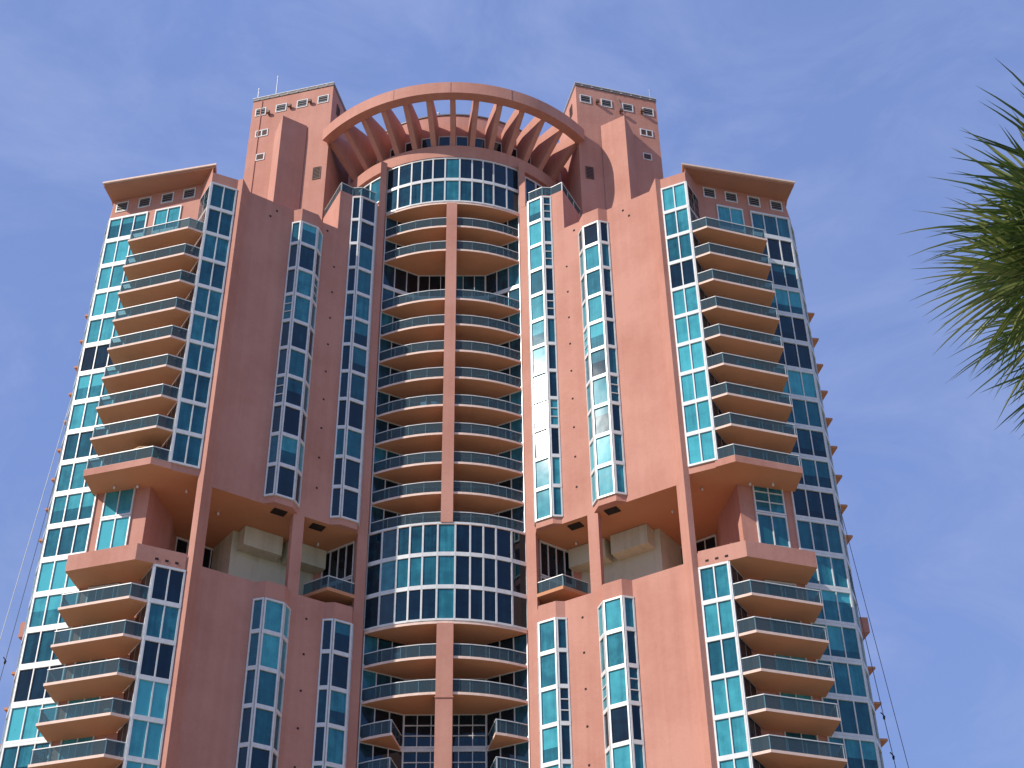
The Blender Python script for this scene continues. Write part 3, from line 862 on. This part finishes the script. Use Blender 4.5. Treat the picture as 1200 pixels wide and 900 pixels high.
# ------------------------------------------------------------------ sun, sky, camera
g_dir = (FW + RT * ((636 - 600) / F_PX) + UPV * ((450 - 482) / F_PX)).normalized()
view = -g_dir
l_, m_, r_ = BAYS['A']
pu = Vector((m_[0] - l_[0], m_[1] - l_[1])).normalized()
n3 = Vector((pu.y, -pu.x, 0));
if n3.y > 0: n3 = -n3
sun_dir = 2 * n3.dot(view) * n3 - view
sun_dir.normalize()
sd = bpy.data.lights.new('sun', 'SUN'); sd.energy = 3.8; sd.angle = math.radians(.5); sd.color = (1.0, .93, .83)
so = bpy.data.objects.new('sun', sd); COL.objects.link(so)
so.rotation_euler = sun_dir.to_track_quat('Z', 'Y').to_euler()
elev = math.asin(sun_dir.z); azim = math.atan2(sun_dir.x, sun_dir.y)
print('SUN', sun_dir, math.degrees(elev), math.degrees(azim))

w = bpy.data.worlds.new('World'); scene.world = w; w.use_nodes = True
nt = w.node_tree; nt.nodes.clear(); L = nt.links.new
out = nt.nodes.new('ShaderNodeOutputWorld'); bg = nt.nodes.new('ShaderNodeBackground')
sky = nt.nodes.new('ShaderNodeTexSky'); sky.sky_type = 'NISHITA'; sky.sun_disc = False
sky.sun_elevation = elev; sky.sun_rotation = azim
sky.air_density = 1.0; sky.dust_density = .6; sky.ozone_density = 2.0
tc = nt.nodes.new('ShaderNodeTexCoord')
mp = nt.nodes.new('ShaderNodeMapping'); mp.inputs['Scale'].default_value = (1.2, 1.0, 2.2); mp.inputs['Rotation'].default_value = (.3, .5, .4)
L(tc.outputs['Generated'], mp.inputs['Vector'])
nz = nt.nodes.new('ShaderNodeTexNoise'); nz.inputs['Scale'].default_value = 3.6; nz.inputs['Detail'].default_value = 9; nz.inputs['Roughness'].default_value = .58; nz.inputs['Distortion'].default_value = .5
L(mp.outputs[0], nz.inputs['Vector'])
cr = nt.nodes.new('ShaderNodeValToRGB'); cr.color_ramp.elements[0].position = .42; cr.color_ramp.elements[0].color = (.74, .74, .74, 1)
cr.color_ramp.elements[1].position = .80; cr.color_ramp.elements[1].color = (.90, .90, .90, 1)
L(nz.outputs[0], cr.inputs[0])
mx = nt.nodes.new('ShaderNodeMix'); mx.data_type = 'RGBA'
L(cr.outputs[0], mx.inputs['Factor']); L(sky.outputs[0], mx.inputs[6]); mx.inputs[7].default_value = (1.13, 1.68, 3.72, 1)
mp2 = nt.nodes.new('ShaderNodeMapping'); mp2.inputs['Scale'].default_value = (2.2, 1.0, 4.5); mp2.inputs['Rotation'].default_value = (.2, -.55, .3)
L(tc.outputs['Generated'], mp2.inputs['Vector'])
nz2 = nt.nodes.new('ShaderNodeTexNoise'); nz2.inputs['Scale'].default_value = 2.6; nz2.inputs['Detail'].default_value = 10; nz2.inputs['Roughness'].default_value = .62; nz2.inputs['Distortion'].default_value = 1.1
L(mp2.outputs[0], nz2.inputs['Vector'])
cr2 = nt.nodes.new('ShaderNodeValToRGB'); cr2.color_ramp.elements[0].position = .42; cr2.color_ramp.elements[0].color = (0, 0, 0, 1)
cr2.color_ramp.elements[1].position = .85; cr2.color_ramp.elements[1].color = (.42, .42, .42, 1)
L(nz2.outputs[0], cr2.inputs[0])
mx2 = nt.nodes.new('ShaderNodeMix'); mx2.data_type = 'RGBA'
L(cr2.outputs[0], mx2.inputs['Factor']); L(mx.outputs[2], mx2.inputs[6]); mx2.inputs[7].default_value = (2.5, 2.9, 4.4, 1)
L(mx2.outputs[2], bg.inputs[0]); bg.inputs[1].default_value = .15
L(bg.outputs[0], out.inputs[0])

cd = bpy.data.cameras.new('camera'); cam = bpy.data.objects.new('camera', cd); COL.objects.link(cam)
cd.sensor_fit = 'HORIZONTAL'; cd.sensor_width = 36.0; cd.lens = F_PX / 1200 * 36.0; cd.clip_start = .1; cd.clip_end = 20000
M = Matrix((( RT.x, UPV.x, -FW.x, CAM.x), (RT.y, UPV.y, -FW.y, CAM.y), (RT.z, UPV.z, -FW.z, CAM.z), (0, 0, 0, 1)))
cam.matrix_world = M
scene.camera = cam
vs = scene.view_settings
vs.view_transform = 'Standard'; vs.look = 'None'; vs.exposure = 0.35; vs.gamma = 1.0; vs.use_curve_mapping = False
scene.render.resolution_x, scene.render.resolution_y = 1024, 768
cy = scene.cycles
cy.max_bounces = 8; cy.diffuse_bounces = 4; cy.glossy_bounces = 3; cy.transparent_max_bounces = 12
cy.caustics_reflective = False; cy.caustics_refractive = False
cy.use_denoising = True
